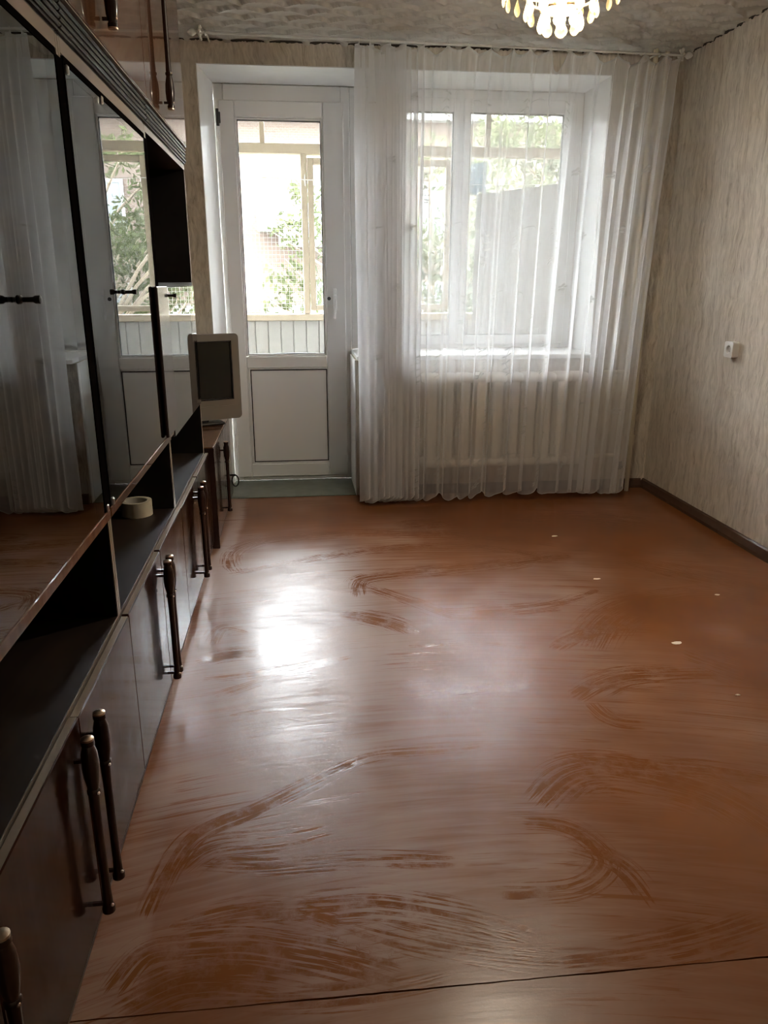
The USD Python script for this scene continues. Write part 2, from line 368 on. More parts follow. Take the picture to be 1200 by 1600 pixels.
def floor_material():
    nodes = {'g': ('geometry', {})}; links = []
    prev = None
    for L in range(3):
        nodes[f'a{L}'] = ('attribute', {'attribute': f'swipe{L}'})
        nodes[f's{L}'] = ('separate_xyz', {})
        nodes[f'm{L}'] = ('mapping', {'scale': (120.0, 4.5, 0.0), 'location': (L * 11.3, L * 5.7, L * 3.0)})
        nodes[f'n{L}'] = ('noise_texture', {'scale': 1.0, 'detail': 4.0, 'roughness': .62, 'distortion': .35})
        nodes[f'k{L}'] = ('map_range', {'from_min': .34, 'from_max': .66, 'to_min': -1.15, 'to_max': .85})
        nodes[f'p{L}'] = ('math', {'math_type': 'multiply_add', 'value2': .80})
        nodes[f'q{L}'] = ('math', {'math_type': 'minimum'})
        nodes[f'c{L}'] = ('map_range', {'from_min': .12, 'from_max': .55, 'to_min': 0.0, 'to_max': 1.0, 'clamp': True})
        nodes[f'z{L}'] = ('math', {'math_type': 'multiply', 'value2': 3.0, 'use_clamp': True})
        nodes[f'y{L}'] = ('math', {'math_type': 'multiply', 'use_clamp': True})
        links += [(f'a{L}.vector', f's{L}.vector'), (f'a{L}.vector', f'm{L}.vector'), (f'm{L}.vector', f'n{L}.vector'), (f'n{L}.fac', f'k{L}.value'),
                  (f's{L}.z', f'p{L}.value1'), (f'k{L}.result', f'p{L}.value3'), (f'p{L}.value', f'c{L}.value'),
                  (f's{L}.z', f'z{L}.value1'), (f'z{L}.value', f'y{L}.value1'), (f'c{L}.result', f'y{L}.value2')]
        del nodes[f'q{L}']
        if prev is None: prev = f'y{L}.value'
        else:
            nodes[f'x{L}'] = ('math', {'math_type': 'maximum'})
            links += [(prev, f'x{L}.value1'), (f'y{L}.value', f'x{L}.value2')]; prev = f'x{L}.value'
    nodes.update({
        'sw': ('attribute', {'attribute': 'sweep'}), 'swm': ('mapping', {'scale': (70.0, 2.6, 0.0)}),
        'swn': ('noise_texture', {'scale': 1.0, 'detail': 5.0, 'roughness': .66, 'distortion': .6}),
        'swr': ('map_range', {'from_min': .545, 'from_max': .64, 'to_min': 0.0, 'to_max': 1.0, 'clamp': True}),
        'swp': ('noise_texture', {'scale': 2.3, 'detail': 3.0, 'roughness': .6}),
        'swq': ('map_range', {'from_min': .47, 'from_max': .58, 'to_min': 0.0, 'to_max': .85, 'clamp': True}),
        'pt': ('noise_texture', {'scale': 13.0, 'detail': 5.0, 'roughness': .72}), 'ptm': ('map_range', {'from_min': .36, 'from_max': .54, 'to_min': .12, 'to_max': 1.0, 'clamp': True}), 'ptx': ('math', {'math_type': 'multiply'}),
        'swx': ('math', {'math_type': 'multiply'}), 'swy': ('math', {'math_type': 'maximum'}),
        # the dust film itself is thicker here, thinner there, with faint sideways mop marks
        'fm': ('mapping', {'scale': (24.0, 1.8, 1.0)}), 'fn': ('noise_texture', {'scale': 1.4, 'detail': 5.0, 'roughness': .6, 'distortion': .8}),
        'bn': ('noise_texture', {'scale': 1.1, 'detail': 3.0, 'roughness': .55}),
        'fs': ('math', {'math_type': 'multiply_add', 'value2': .30}),
        'at': ('attribute', {'attribute': 'dust'}),
        'fr': ('map_range', {'from_min': .50, 'from_max': .82, 'to_min': .18, 'to_max': 1.0, 'clamp': True}),
        'du': ('math', {'math_type': 'multiply'}),
        'inv': ('math', {'math_type': 'subtract', 'value1': 1.0}),
        'd2': ('math', {'math_type': 'multiply', 'use_clamp': True}),
        'paint': ('rgb_ramp', {'ramp': [(.3, (.168, .052, .013)), (.7, (.212, .070, .020))]}),
        'pn': ('noise_texture', {'scale': 3.0, 'detail': 4.0}),
        'cm': ('mix_color', {'b': (.345, .235, .175)}),
        'cf': ('math', {'math_type': 'multiply', 'value2': .72}),
        'rg': ('map_range', {'from_min': 0.0, 'from_max': 1.0, 'to_min': .17, 'to_max': .50}),
        'on': ('noise_texture', {'scale': 160.0, 'detail': 2.0}),
        'wv': ('noise_texture', {'scale': 7.0, 'detail': 2.0}),
        'hs': ('math', {'math_type': 'multiply_add', 'value2': .25}),
        'h2': ('math', {'math_type': 'multiply_add', 'value2': .55}),
        'h3': ('math', {'math_type': 'multiply_add', 'value2': .5}),
        'b': ('bump', {'strength': .13, 'distance': .0025}),
        'p': ('principled_bsdf', {'specular_ior_level': .36}),
    })
    links += [('sw.vector', 'swm.vector'), ('swm.vector', 'swn.vector'), ('swn.fac', 'swr.value'), ('g.position', 'swp.vector'), ('swp.fac', 'swq.value'),
              ('swr.result', 'swx.value1'), ('swq.result', 'swx.value2'), ('g.position', 'pt.vector'), ('pt.fac', 'ptm.value'), (prev, 'ptx.value1'), ('ptm.result', 'ptx.value2'), ('ptx.value', 'swy.value1'), ('swx.value', 'swy.value2')]
    prev = 'swy.value'
    links += [('sw.vector', 'fm.vector'), ('fm.vector', 'fn.vector'), ('g.position', 'bn.vector'), ('fn.fac', 'fs.value1'), ('bn.fac', 'fs.value3'), ('fs.value', 'fr.value'),
              ('fr.result', 'du.value1'), ('at.fac', 'du.value2'), (prev, 'inv.value2'), ('inv.value', 'd2.value1'), ('du.value', 'd2.value2'),
              ('g.position', 'pn.vector'), ('pn.fac', 'paint.fac'), ('paint.color', 'cm.a'), ('d2.value', 'cf.value1'), ('cf.value', 'cm.fac'), ('cm.result', 'p.base_color'),
              ('d2.value', 'rg.value'), ('rg.result', 'p.roughness'),
              ('g.position', 'on.vector'), ('g.position', 'wv.vector'), ('on.fac', 'hs.value1'), ('d2.value', 'hs.value3'), ('fn.fac', 'h2.value1'), ('hs.value', 'h2.value3'),
              ('wv.fac', 'h3.value1'), ('h2.value', 'h3.value3'), ('h3.value', 'b.height'), ('b.normal', 'p.normal')]
    return mat('floor_paint', nodes, links)
M['floor'] = floor_material()

SEAM = 1.112
def sheet(y0, y1, step, jag_lo, jag_hi):
    xs = np.arange(XL, XR + step, step); xs[-1] = XR
    ys = np.linspace(y0, y1, int((y1 - y0) / step) + 1)
    X, Y = np.meshgrid(xs, ys)
    jag = .0022 * (meshkit.fbm(np.stack([xs * 30, xs * 0, xs * 0], -1), 3) - .5) - .010 * (xs - .3) / 1.3
    gap = .0011 + .0011 * meshkit.noise(np.stack([xs * 9, xs * 0 + 5, xs * 0], -1))
    if jag_hi: Y[-1] = y1 + jag - gap
    if jag_lo: Y[0] = y0 + jag + gap
    P = np.stack([X, Y, 0 * X], -1)
    top = grid_mesh(P)
    # skirt down at the seam edge
    row = P[-1] if jag_hi else P[0]
    lowr = row.copy(); lowr[:, 2] = -.006
    sk = grid_mesh(np.stack([row, lowr] if jag_hi else [lowr, row]))
    return top, sk
fl = thing('floor', kind='structure')
for y0, y1, lo, hi in ((SEAM, 4.6, True, False), (YF, SEAM, False, True)):
    top, sk = sheet(y0, y1, .0125, lo, hi)
    xy = top.vertices[:, :2]
    g = usdkit.mesh(stage, path_for('hardboard_sheet', fl), trimesh.util.concatenate([top, sk]), M['floor'])
    pv = UsdGeom.PrimvarsAPI(g); n2 = len(sk.vertices)
    for L in range(3):
        a = np.vstack([swipe(xy, L), np.zeros((n2, 3))]).astype(np.float32)
        pv.CreatePrimvar(f'swipe{L}', Sdf.ValueTypeNames.Float3Array, 'vertex').Set(Vt.Vec3fArray.FromNumpy(a))
    q = xy - np.array([.30, -.35])
    sweep = np.stack([np.hypot(q[:, 0], q[:, 1] * 1.15), np.arctan2(q[:, 0], q[:, 1]) * 2.2, 0 * q[:, 0]], 1)
    pv.CreatePrimvar('sweep', Sdf.ValueTypeNames.Float3Array, 'vertex').Set(Vt.Vec3fArray.FromNumpy(np.vstack([sweep, np.zeros((n2, 3))]).astype(np.float32)))
    # film of dust: thick along the cabinets and in the middle of the room, thin by the window and the far wall
    x, y = xy[:, 0], xy[:, 1]
    nz = meshkit.fbm(np.stack([x * 2.2, y * 2.2, 0 * x], -1), 3)
    strip = 1 / (1 + np.exp((x + .335 + .03 * (nz - .5)) / .012))
    mid = np.clip((y - 4.2) / -.9, 0, 1) * np.clip((1.55 - x) / 1.1, .12, 1) * np.clip(.55 + (y - 1.0) / 2.0, .5, 1)
    dust = np.clip(np.maximum(strip * 1.2, .02 + .98 * mid + .8 * (nz - .5)), 0, 1.1)
    dust = np.r_[dust, np.zeros(n2)].astype(np.float32)
    pv.CreatePrimvar('dust', Sdf.ValueTypeNames.FloatArray, 'vertex').Set(Vt.FloatArray.FromNumpy(dust))
obj('subfloor', bx(XL - .1, XR + .1, YF - .1, YB + WT, -.12, -.006), M['ceil_edge'], fl)
obj('door_sill_slab', bx(-.475, .345, YB, 5.02, -.006, .004), M['sill_paint'], fl, label='grey green painted slab at the foot of the door')

# skirtings
def skirting(name, p0, p1, nrm):
    prof = [(0, 0), (.022, 0), (.022, .018), (.012, .050), (.004, .058), (0, .058)]
    V = []
    for p in (p0, p1):
        for d, z in prof: V.append((p[0] + nrm[0] * d, p[1] + nrm[1] * d, z))
    obj(name, trimesh.convex.convex_hull(np.array(V)), M['skirting'], kind='structure')
skirting('baseboard_right', (XR, YF), (XR, YB), (-1, 0))
skirting('baseboard_back', (.36, YB), (XR - .022, YB), (0, -1))

# ------------------------------------------------------------------ balcony door and window
dr = thing('door_1', kind='structure')
Y0 = 5.0
obj('door_frame', frame_bars(-.433, .355, .01, 2.372, .055, Y0 + .012, Y0 + .075, wb=.03, wt=.10), M['pvc'], dr)
lx0, lx1, lz0, lz1 = -.405, .318, .035, 2.285
gx0, gx1, gz0, gz1 = -.317, .194, .822, 2.196
px0, px1, pz0, pz1 = -.297, .208, .122, .748
leafp = [bx(lx0, gx0, Y0 - .006, Y0 + .05, lz0, lz1, .005), bx(gx1, lx1, Y0 - .006, Y0 + .05, lz0, lz1, .005),
         bx(gx0, gx1, Y0 - .006, Y0 + .05, gz1, lz1, .005), bx(gx0, gx1, Y0 - .006, Y0 + .05, pz1, gz0, .005), bx(gx0, gx1, Y0 - .006, Y0 + .05, lz0, pz0, .005)]
obj('door_leaf', leafp, M['pvc'], dr)
obj('glazing_bead', frame_bars(gx0, gx1, gz0, gz1, .012, Y0 + .006, Y0 + .02, .003), M['pvc'], dr)
obj('glazing_seal', frame_bars(gx0 + .010, gx1 - .010, gz0 + .010, gz1 - .010, .006, Y0 + .014, Y0 + .030, 0), M['gasket'], dr)
obj('pane', bx(gx0 + .01, gx1 - .01, Y0 + .020, Y0 + .024, gz0 + .01, gz1 - .01), M['pane'], dr)
obj('lower_panel', bx(gx0, gx1, Y0 + .010, Y0 + .03, pz0, pz1, .003), M['pvc_panel'], dr)
obj('panel_bead', frame_bars(px0 - .012, px1 - .006, pz0, pz1, .010, Y0 + .002, Y0 + .014, .003), M['pvc'], dr)
obj('panel_seal', frame_bars(px0 - .001, px1 - .017, pz0 + .011, pz1 - .011, .006, Y0 + .004, Y0 + .0115, 0), M['gasket'], dr)
for z in (2.19, .28):
    obj('hinge', [lathe([(0, -.045), (.008, -.045), (.008, .045), (0, .045)], 12, (-.412, Y0 - .012, z)), bx(-.418, -.396, Y0 - .012, Y0 - .004, z - .03, z + .03, .002)], M['gasket'] if z > 1 else M['pvc'], dr)
hd = obj('door_handle', [bx(.238, .262, Y0 - .016, Y0 - .006, 1.10, 1.235, .004), hull_spheres([(.25, Y0 - .02, 1.185), (.25, Y0 - .05, 1.185)], [.009, .009]),
                         hull_spheres([(.25, Y0 - .05, 1.19), (.243, Y0 - .055, 1.06)], [.011, .009])], M['pvc'], dr, smooth=35)
obj('key_rose', lathe([(0, 0), (.011, 0), (.011, .006), (0, .006)], 14, (.213, Y0 - .012, 1.175), 'y'), M['gasket'], dr)

wn = thing('window_1', kind='structure')
obj('filler_panel', bx(.355, .575, Y0 + .02, Y0 + .07, .86, 2.372, .004), M['pvc'], wn)
obj('window_frame', frame_bars(.575, 1.788, .862, 2.372, .06, Y0 + .012, Y0 + .075, wt=.075, wb=.035) + [bx(1.003, 1.063, Y0 + .012, Y0 + .075, .9, 2.31, .004)], M['pvc'], wn)
for a, b, ga, gb in ((.622, 1.022, .690, .984), (1.044, 1.742, 1.084, 1.668)):
    s = obj('sash', [bx(a, ga, Y0 - .006, Y0 + .05, .885, 2.325, .005), bx(gb, b, Y0 - .006, Y0 + .05, .885, 2.325, .005),
                     bx(ga, gb, Y0 - .006, Y0 + .05, 2.25, 2.325, .005), bx(ga, gb, Y0 - .006, Y0 + .05, .885, .945, .005)], M['pvc'], wn)
    obj('glazing_seal', frame_bars(ga - .002, gb + .002, .943, 2.252, .008, Y0 + .010, Y0 + .03, 0), M['gasket'], s)
    obj('pane', bx(ga, gb, Y0 + .018, Y0 + .022, .945, 2.25), M['pane'], wn)
obj('window_handle', [bx(1.018, 1.036, Y0 - .014, Y0 - .006, 1.44, 1.52, .003), hull_spheres([(1.027, Y0 - .03, 1.49), (1.027, Y0 - .035, 1.38)], [.010, .008])], M['pvc'], wn, smooth=35)
obj('window_sill', bx(.350, 1.815, 4.545, Y0 + .012, .832, .860, .006), M['pvc'], wn)

# ------------------------------------------------------------------ radiator and pipes
rd = thing('radiator', 'cream ribbed cast-iron radiator under the window, seen through the curtain', 'radiator', (0, 0, 0))
rx0, pitch_r, nsec, rz0, rz1, ry = .735, .1, 10, .185, .765, 4.515
for i in range(nsec):
    cx = rx0 + (i + .5) * pitch_r; parts = []
    for dx in (-.024, .024):
        pass
    parts.append(hull_spheres([(cx - .020, ry - .045, rz0 + .05), (cx + .020, ry - .045, rz0 + .05), (cx - .020, ry - .045, rz1 - .05), (cx + .020, ry - .045, rz1 - .05)], [.011] * 4, 12))
    parts.append(hull_spheres([(cx - .020, ry + .045, rz0 + .05), (cx + .020, ry + .045, rz0 + .05), (cx - .020, ry + .045, rz1 - .05), (cx + .020, ry + .045, rz1 - .05)], [.011] * 4, 12))
    for z in (rz0 + .035, rz1 - .035):
        parts.append(hull_spheres([(cx - .032, ry - .04, z), (cx + .032, ry - .04, z), (cx - .032, ry + .04, z), (cx + .032, ry + .04, z)], [.028] * 4, 12))
        parts.append(lathe([(0, -.05), (.02, -.05), (.02, .05), (0, .05)], 12, (cx, ry, z), 'x'))
    obj('section', parts, M['radiator'], rd, smooth=40)
for z in (rz0 + .035, rz1 - .035):
    obj('end_plug', lathe([(0, 0), (.024, 0), (.024, .012), (.014, .012), (.014, .022), (0, .022)], 8, (rx0 - .022, ry, z), 'x'), M['steel'], rd)
PX1, PX2, PY = 2.062, 1.995, 4.515
p1 = thing('heating_pipe', 'cream painted heating riser running floor to ceiling nearest the corner', 'pipe')
obj('riser', lathe([(0, 0), (.0135, 0), (.0135, 2.5), (0, 2.5)], 14, (PX1, PY, 0)), M['pipe'], p1, smooth=40)
obj('coupling', lathe([(0, -.03), (.02, -.03), (.02, .03), (0, .03)], 12, (PX1, PY, .33)), M['pipe'], p1, smooth=40)
p2 = thing('heating_pipe', 'cream heating riser with branches to the radiator and a valve near the floor', 'pipe')
obj('riser', lathe([(0, 0), (.0135, 0), (.0135, 2.5), (0, 2.5)], 14, (PX2, PY, 0)), M['pipe'], p2, smooth=40)
for z, zb in ((.752, rz1 - .035), (.235, rz0 + .035)):
    obj('branch_pipe', tube([(PX2, PY, z), (1.92, PY, z), (1.86, PY, z), (1.80, PY, (z + zb) / 2), (1.76, PY, zb), (rx0 + nsec * pitch_r, PY, zb)], .012, 10), M['pipe'], p2, smooth=50)
    obj('tee', lathe([(0, -.032), (.019, -.032), (.019, .032), (0, .032)], 12, (PX2, PY, z)), M['pipe'], p2, smooth=40)
obj('valve', [lathe([(0, -.025), (.021, -.025), (.021, .025), (0, .025)], 10, (PX2, PY, .17)), bx(PX2 - .006, PX2 + .006, PY - .055, PY - .012, .163, .177, .002)], M['black_metal'], p2, smooth=40)

# ------------------------------------------------------------------ curtain rod and sheer curtain
def rod_z(x): return 2.462 - .0125 * (x + .44)
RY = 4.395
cr = thing('curtain_rod', 'thin white curtain rod with ornate finials under the ceiling', 'curtain rod')
obj('rod', tube([(x, RY, rod_z(x)) for x in np.linspace(-.42, 2.08, 20)], .0055, 10), M['rod_white'], cr, smooth=50)
fin = [(0, 0), (.007, 0), (.007, .006), (.014, .012), (.008, .020), (.008, .026), (.016, .036), (.018, .046), (.012, .058), (.005, .066), (0, .070)]
for x, s in ((-.42, -1), (2.08, 1)):
    f = lathe(fin, 16, (0, 0, 0), 'x')
    if s < 0: f.apply_transform(trimesh.transformations.rotation_matrix(math.pi, [0, 0, 1]))
    f.apply_translation((x, RY, rod_z(x))); obj('finial', f, M['rod_white'], cr, smooth=40)
    petals = []
    for k in range(6):
        a = k * math.pi / 3; petals.append(hull_spheres([(x + s * .012, RY, rod_z(x)), (x + s * .004, RY + .030 * math.cos(a), rod_z(x) + .030 * math.sin(a))], [.006, .008], 8))
    obj('finial_rosette', petals, M['rod_white'], cr, smooth=40)
for x in (-.40, 1.965):
    obj('wall_bracket', tube([(x, YB, rod_z(x) + .012), (x, 4.50, rod_z(x) + .012), (x, RY + .004, rod_z(x) + .008), (x, RY - .008, rod_z(x) - .006), (x, RY + .010, rod_z(x) - .008)], .005, 8), M['rod_white'], cr, smooth=50)

XT0, XT1, XB0, XB1 = .352, 2.080, .366, 1.952
NU, NV = 1300, 90
U = np.linspace(0, 1, NU)
# more cloth is gathered at the left end: cloth coordinate u -> hanging position s
S_of_u = np.interp(U, [0, .30, .40, .86, 1.0], [0, .135, .20, .86, 1.0])
k_ = np.ones(41) / 41
S_of_u = np.convolve(np.pad(S_of_u, 20, mode='reflect', reflect_type='odd'), k_, 'valid')
S_of_u = (S_of_u - S_of_u[0]) / (S_of_u[-1] - S_of_u[0])
ph = np.cumsum(.25 + 1.5 * meshkit.fbm(np.stack([U * 22, 0 * U, 0 * U], -1), 3, 5) ** 1.6); ph = ph / ph[-1] * 2 * math.pi * 27
ph2 = np.cumsum(.5 + meshkit.fbm(np.stack([U * 17, 0 * U + 3, 0 * U], -1), 2, 9)); ph2 = ph2 / ph2[-1] * 2 * math.pi * 61
amp = .15 + 1.9 * meshkit.fbm(np.stack([U * 11, 0 * U + 8, 0 * U], -1), 2, 3)
HOOK = np.array([0, .045, .09, .14, .20, .27, .335, .405, .475, .52, .585, .64, .715, .80, .885, .95, 1.0])
SAG = np.array([.03, .05, .03, .03, .045, .02, .03, .04, .03, .025, .10, .02, .045, .05, .04, .02])
hi = np.clip(np.searchsorted(HOOK, S_of_u, 'right') - 1, 0, len(SAG) - 1)
tt = (S_of_u - HOOK[hi]) / (HOOK[hi + 1] - HOOK[hi])
sag = SAG[hi] * 4 * tt * (1 - tt)
hem = .010 + .060 * (.5 + .5 * np.cos(ph + .7)) * (.4 + .6 * meshkit.noise(np.stack([U * 30, 0 * U, 0 * U + 2], -1))) + .03 * np.clip((S_of_u - .15) / .3, 0, 1) * meshkit.noise(np.stack([U * 6, 0 * U, 0 * U + 9], -1))
W = np.linspace(0, 1, NV)
def curtain_points(front=0.0):
    P = np.zeros((NV, NU, 3))
    for j, w in enumerate(W):
        x0 = XT0 + (XB0 - XT0) * w; x1 = XT1 + (XB1 - XT1) * w ** .62
        bulge = .012 * math.sin(math.pi * w)
        x = x0 + (x1 - x0) * S_of_u
        a = (.010 + .016 * min(w / .12, 1) + .012 * w)
        twist = .5 * math.sin(2.2 * w) * (meshkit.noise(np.stack([U * 14, 0 * U + 1, 0 * U + .7 * w], -1)) - .5) * 2
        dens = np.clip(1 - (S_of_u - .12) / .1, 0, 1)
        y = RY - .010 + amp * a * np.sin(ph + twist) + (.004 + .004 * w) * np.sin(ph2 + 1.4 * w) + .010 * (w ** 2) * (-1)
        x = x + amp * a * .35 * np.cos(ph + twist + .6) + .012 * dens * np.cos(ph + .4 + twist) + .004 * dens * np.sin(ph * 1.7 + 5 * w)
        zt = rod_z(x) - .006 - sag
        z = zt + (hem - zt) * w
        P[j] = np.stack([x, y - front, z], 1)
    return P
CP = curtain_points()
# gathers dragged together at the hooks: short slanting puckers below the header
puck = meshkit.fbm(np.stack([np.tile(U * 70, (NV, 1)), np.tile(W[:, None] * 9, (1, NU)), np.zeros((NV, NU))], -1), 3, 17) - .5
CP[..., 1] -= .030 * puck * np.exp(-((W - .03) / .05) ** 2)[:, None]
cu = thing('sheer_curtain', 'white embroidered tulle curtain hanging in folds before the window', 'curtain')
obj('tulle', grid_mesh(CP), M['tulle'], cu, smooth=True)
# scalloped, stitched bottom hem and header tape
hp = CP[-1].copy()
obj('hem_edge', tube(hp[::3] + np.array([0, 0, .002]), .0022, 5), M['embroidery'], cu)
obj('header_tape', grid_mesh(np.stack([CP[0] + [0, -.001, .0], CP[0] + (CP[1] - CP[0]) * .45 + [0, -.001, 0]])), M['embroidery'], cu, smooth=True)
for h in HOOK:
    i = int(np.argmin(np.abs(S_of_u - h))); p = CP[0, i]; zz = rod_z(p[0])
    a = np.arange(12) / 12 * 2 * math.pi
    ring = np.stack([np.full(12, p[0]), RY + .009 * np.cos(a), zz - .002 + .011 * np.sin(a)], 1)
    obj('curtain_ring', tube(ring, .0016, 5, True), M['rod_white'], cu)
# embroidered sprigs and small arches, lying on the cloth
def on_cloth(u, w):
    fu, fw = np.clip(u, 0, 1) * (NU - 1), np.clip(w, 0, 1) * (NV - 1)
    i, j = np.minimum(fu.astype(int), NU - 2), np.minimum(fw.astype(int), NV - 2)
    a, b = (fu - i)[:, None], (fw - j)[:, None]
    return (CP[j, i] * (1 - a) + CP[j, i + 1] * a) * (1 - b) + (CP[j + 1, i] * (1 - a) + CP[j + 1, i + 1] * a) * b - [0, .0022, 0]
CW = 3.4                                                            # metres of cloth along the rod
def ribbon(pts, w0):
    pts = np.array(pts); t = np.gradient(pts, axis=0); n = np.stack([-t[:, 1], t[:, 0]], 1); n /= np.linalg.norm(n, axis=1, keepdims=True) + 1e-9
    w0 = np.broadcast_to(w0, (len(pts),))[:, None]
    a, b = pts + n * w0 / 2, pts - n * w0 / 2
    A = np.stack([on_cloth(np.interp(q[:, 0] / 1.73, S_of_u, U), q[:, 1] / 2.42) for q in (a, b)])
    return grid_mesh(A)
stitches = []
er = np.random.default_rng(12)
for col in range(9):
    for rw in range(7):
        cx = .09 + col * .205 + .10 * (rw % 2) + er.uniform(-.02, .02); cz = .20 + rw * .33 + er.uniform(-.03, .03)
        if not .04 < cx < 1.66: continue
        sgn = 1 if (col + rw) % 2 else -1
        if not .30 < cx < 1.22:                                                # among the tight folds only the blossoms show
            for q in range(5):
                ang = q * 2 * math.pi / 5; tt_ = np.linspace(.15, 1, 6)
                stitches.append(ribbon(np.stack([cx + .016 * tt_ * math.cos(ang), cz + .03 + .022 * tt_ * math.sin(ang)], 1), .012 * np.sin(np.pi * np.linspace(.06, .94, 6))))
            continue
        t = np.linspace(0, 1, 14)
        stem = np.stack([cx + sgn * .030 * np.sin(t * 2.6), cz + .16 * t], 1)
        stitches.append(ribbon(stem, .0016))
        a = np.linspace(math.pi, 2 * math.pi, 12)
        stitches.append(ribbon(np.stack([cx - sgn * .05 + .026 * np.cos(a), cz + .03 + .026 * np.sin(a)], 1), .0035 * np.sin(np.pi * np.clip(np.linspace(0, 1, 12), .1, .9))))
        for q in (3, 6, 9, 12):
            for sd in (-1, 1):
                tt_ = np.linspace(0, 1, 7); bx_, bz_ = stem[q]
                stitches.append(ribbon(np.stack([bx_ + sd * .018 * tt_, bz_ - .014 * tt_ + .010 * tt_ ** 2], 1), (.011 if q % 2 else .008) * np.sin(np.pi * np.clip(tt_, .04, .96))))
        for q in range(5):
            ang = q * 2 * math.pi / 5; tt_ = np.linspace(.15, 1, 6)
            stitches.append(ribbon(np.stack([cx + sgn * .012 + .018 * tt_ * math.cos(ang), cz + .175 + .018 * tt_ * math.sin(ang)], 1), .010 * np.sin(np.pi * np.linspace(.06, .94, 6))))
obj('embroidery', stitches, M['embroidery'], cu, label='raised embroidered sprigs and arches', kind='stuff')

# ------------------------------------------------------------------ the wall of cabinets on the left
UY = [-.06, .875, 1.81, 2.745, 3.68]
CT = .495                                                           # counter height
XC, XD = -.460, -.437                                               # carcass front, door face
XBK = -.862
def turned_handle(root, x, y, z0, z1, bulb_top=True):
    """A long turned pull: slim shaft, ring, slender bulb, a pale cap; two brass screws."""
    L = z1 - z0
    prof = [(0, 0), (.0125, 0), (.0125, .010), (.0095, .018), (.0095, .022), (.0085, .05), (.0088, .60 * L), (.0098, .68 * L), (.0098, .705 * L), (.0125, .71 * L), (.0125, .725 * L),
            (.0100, .735 * L), (.0150, .80 * L), (.0165, .86 * L), (.0150, .93 * L), (.0105, .972 * L), (.0128, .978 * L), (.0128, L), (0, L)]
    def put(p, **k):
        m = lathe(p, 16)
        if not bulb_top:
            v = m.vertices.copy(); v[:, 2] = L - v[:, 2]; m.vertices = v; m.invert()
        m.apply_translation((x, y, z0)); return m
    h = obj('handle', [put(prof), bx(XD - .002, x, y - .0025, y + .0025, z0 + .014, z0 + .022), bx(XD - .002, x, y - .0025, y + .0025, z1 - .048, z1 - .040)], M['handle_wood'], root, smooth=40)
    zc = z1 if bulb_top else z0
    sg = 1 if bulb_top else -1
    obj('cap', lathe([(0, -.001), (.0118, -.001), (.0118, .004), (.006, .006), (0, .006)] if sg > 0 else [(0, -.006), (.006, -.006), (.0118, -.004), (.0118, .001), (0, .001)], 16, (x, y, zc)), M['brass'], h, smooth=40)
    for zz in ((z0 + .018), (z0 + .715 * L if bulb_top else z0 + .285 * L)):
        obj('screw_head', trimesh.creation.icosphere(1, .0035).apply_translation((x + .0095, y - .006, zz)), M['brass'], h, smooth=True)
    return h

WHERE = ['nearest the camera', 'second from the camera', 'third from the camera', 'beside the television']
def shell(x0, y0, y1, z0, z1, t=.016, back=True):
    o = [bx(XBK, x0, y0 + .0008, y0 + t, z0, z1, .0015), bx(XBK, x0, y1 - t, y1 - .0008, z0, z1, .0015), bx(XBK, x0, y0 + t, y1 - t, z0, z0 + t), bx(XBK, x0, y0 + t, y1 - t, z1 - t, z1)]
    if back: o.append(bx(XBK, XBK + .006, y0 + t, y1 - t, z0 + t, z1 - t))
    return o

def edge_strips(x, y0, y1, z0, z1, t=.016, hor=()):
    o = [bx(x, x + .0015, y0 + .001, y0 + t - .001, z0, z1), bx(x, x + .0015, y1 - t + .001, y1 - .001, z0, z1)]
    for za, zb in hor: o.append(bx(x, x + .0015, y0 + t, y1 - t, za, zb))
    return o

LAB_LOW = ['dark brown lacquered base cabinet with long turned handles, cut off at the lower left corner',
           'dark brown lacquered base cabinet with a pair of turned handles nearest the camera',
           'dark brown lacquered base cabinet under the niche that holds the tape roll',
           'dark brown lacquered base cabinet just before the low television cabinet']
HY = [(.355, .845), (1.285, 1.375), (2.225, 2.268), (3.09, 3.175)]
for k in range(4):
    y0, y1 = UY[k], UY[k + 1]; ym = (y0 + y1) / 2
    c = thing('base_cabinet', LAB_LOW[k], 'cabinet', group='base cabinets along the left wall')
    obj('body', shell(XC, y0, y1, .055, CT - .016), M['dark_wood'], c)
    obj('counter', bx(XBK, XC, y0 + .0008, y1 - .0008, CT - .016, CT, .001), M['counter_wood'], c)
    obj('edge_highlight', bx(XC, XC + .0015, y0 + .002, y1 - .002, CT - .015, CT - .001), M['edge_highlight'], c)
    obj('plinth', bx(XBK, XC + .012, y0 + .0008, y1 - .0008, 0, .055, .001), M['skirting'], c)
    for q, (a, b) in enumerate(((y0 + .0015, ym - .0015), (ym + .0015, y1 - .0015))):
        dz = [.002, -.001, .001, -.003, 0, .003, -.002, 0][k * 2 + q]
        d = obj('door', bx(XC + .004, XD, a, b, .040, CT - .004 + dz, .0022), M['lacquer'], c)
        obj('edge_highlight', bx(XC + .006, XD - .0025, a + .003, b - .003, CT - .004 + dz, CT - .0032 + dz), M['edge_highlight'], d)  # pale strip on the door top, painted in as its bevel highlight
        hy = HY[k][q]
        turned_handle(d, -.408, hy, .085, .475 if k != 0 else .47)

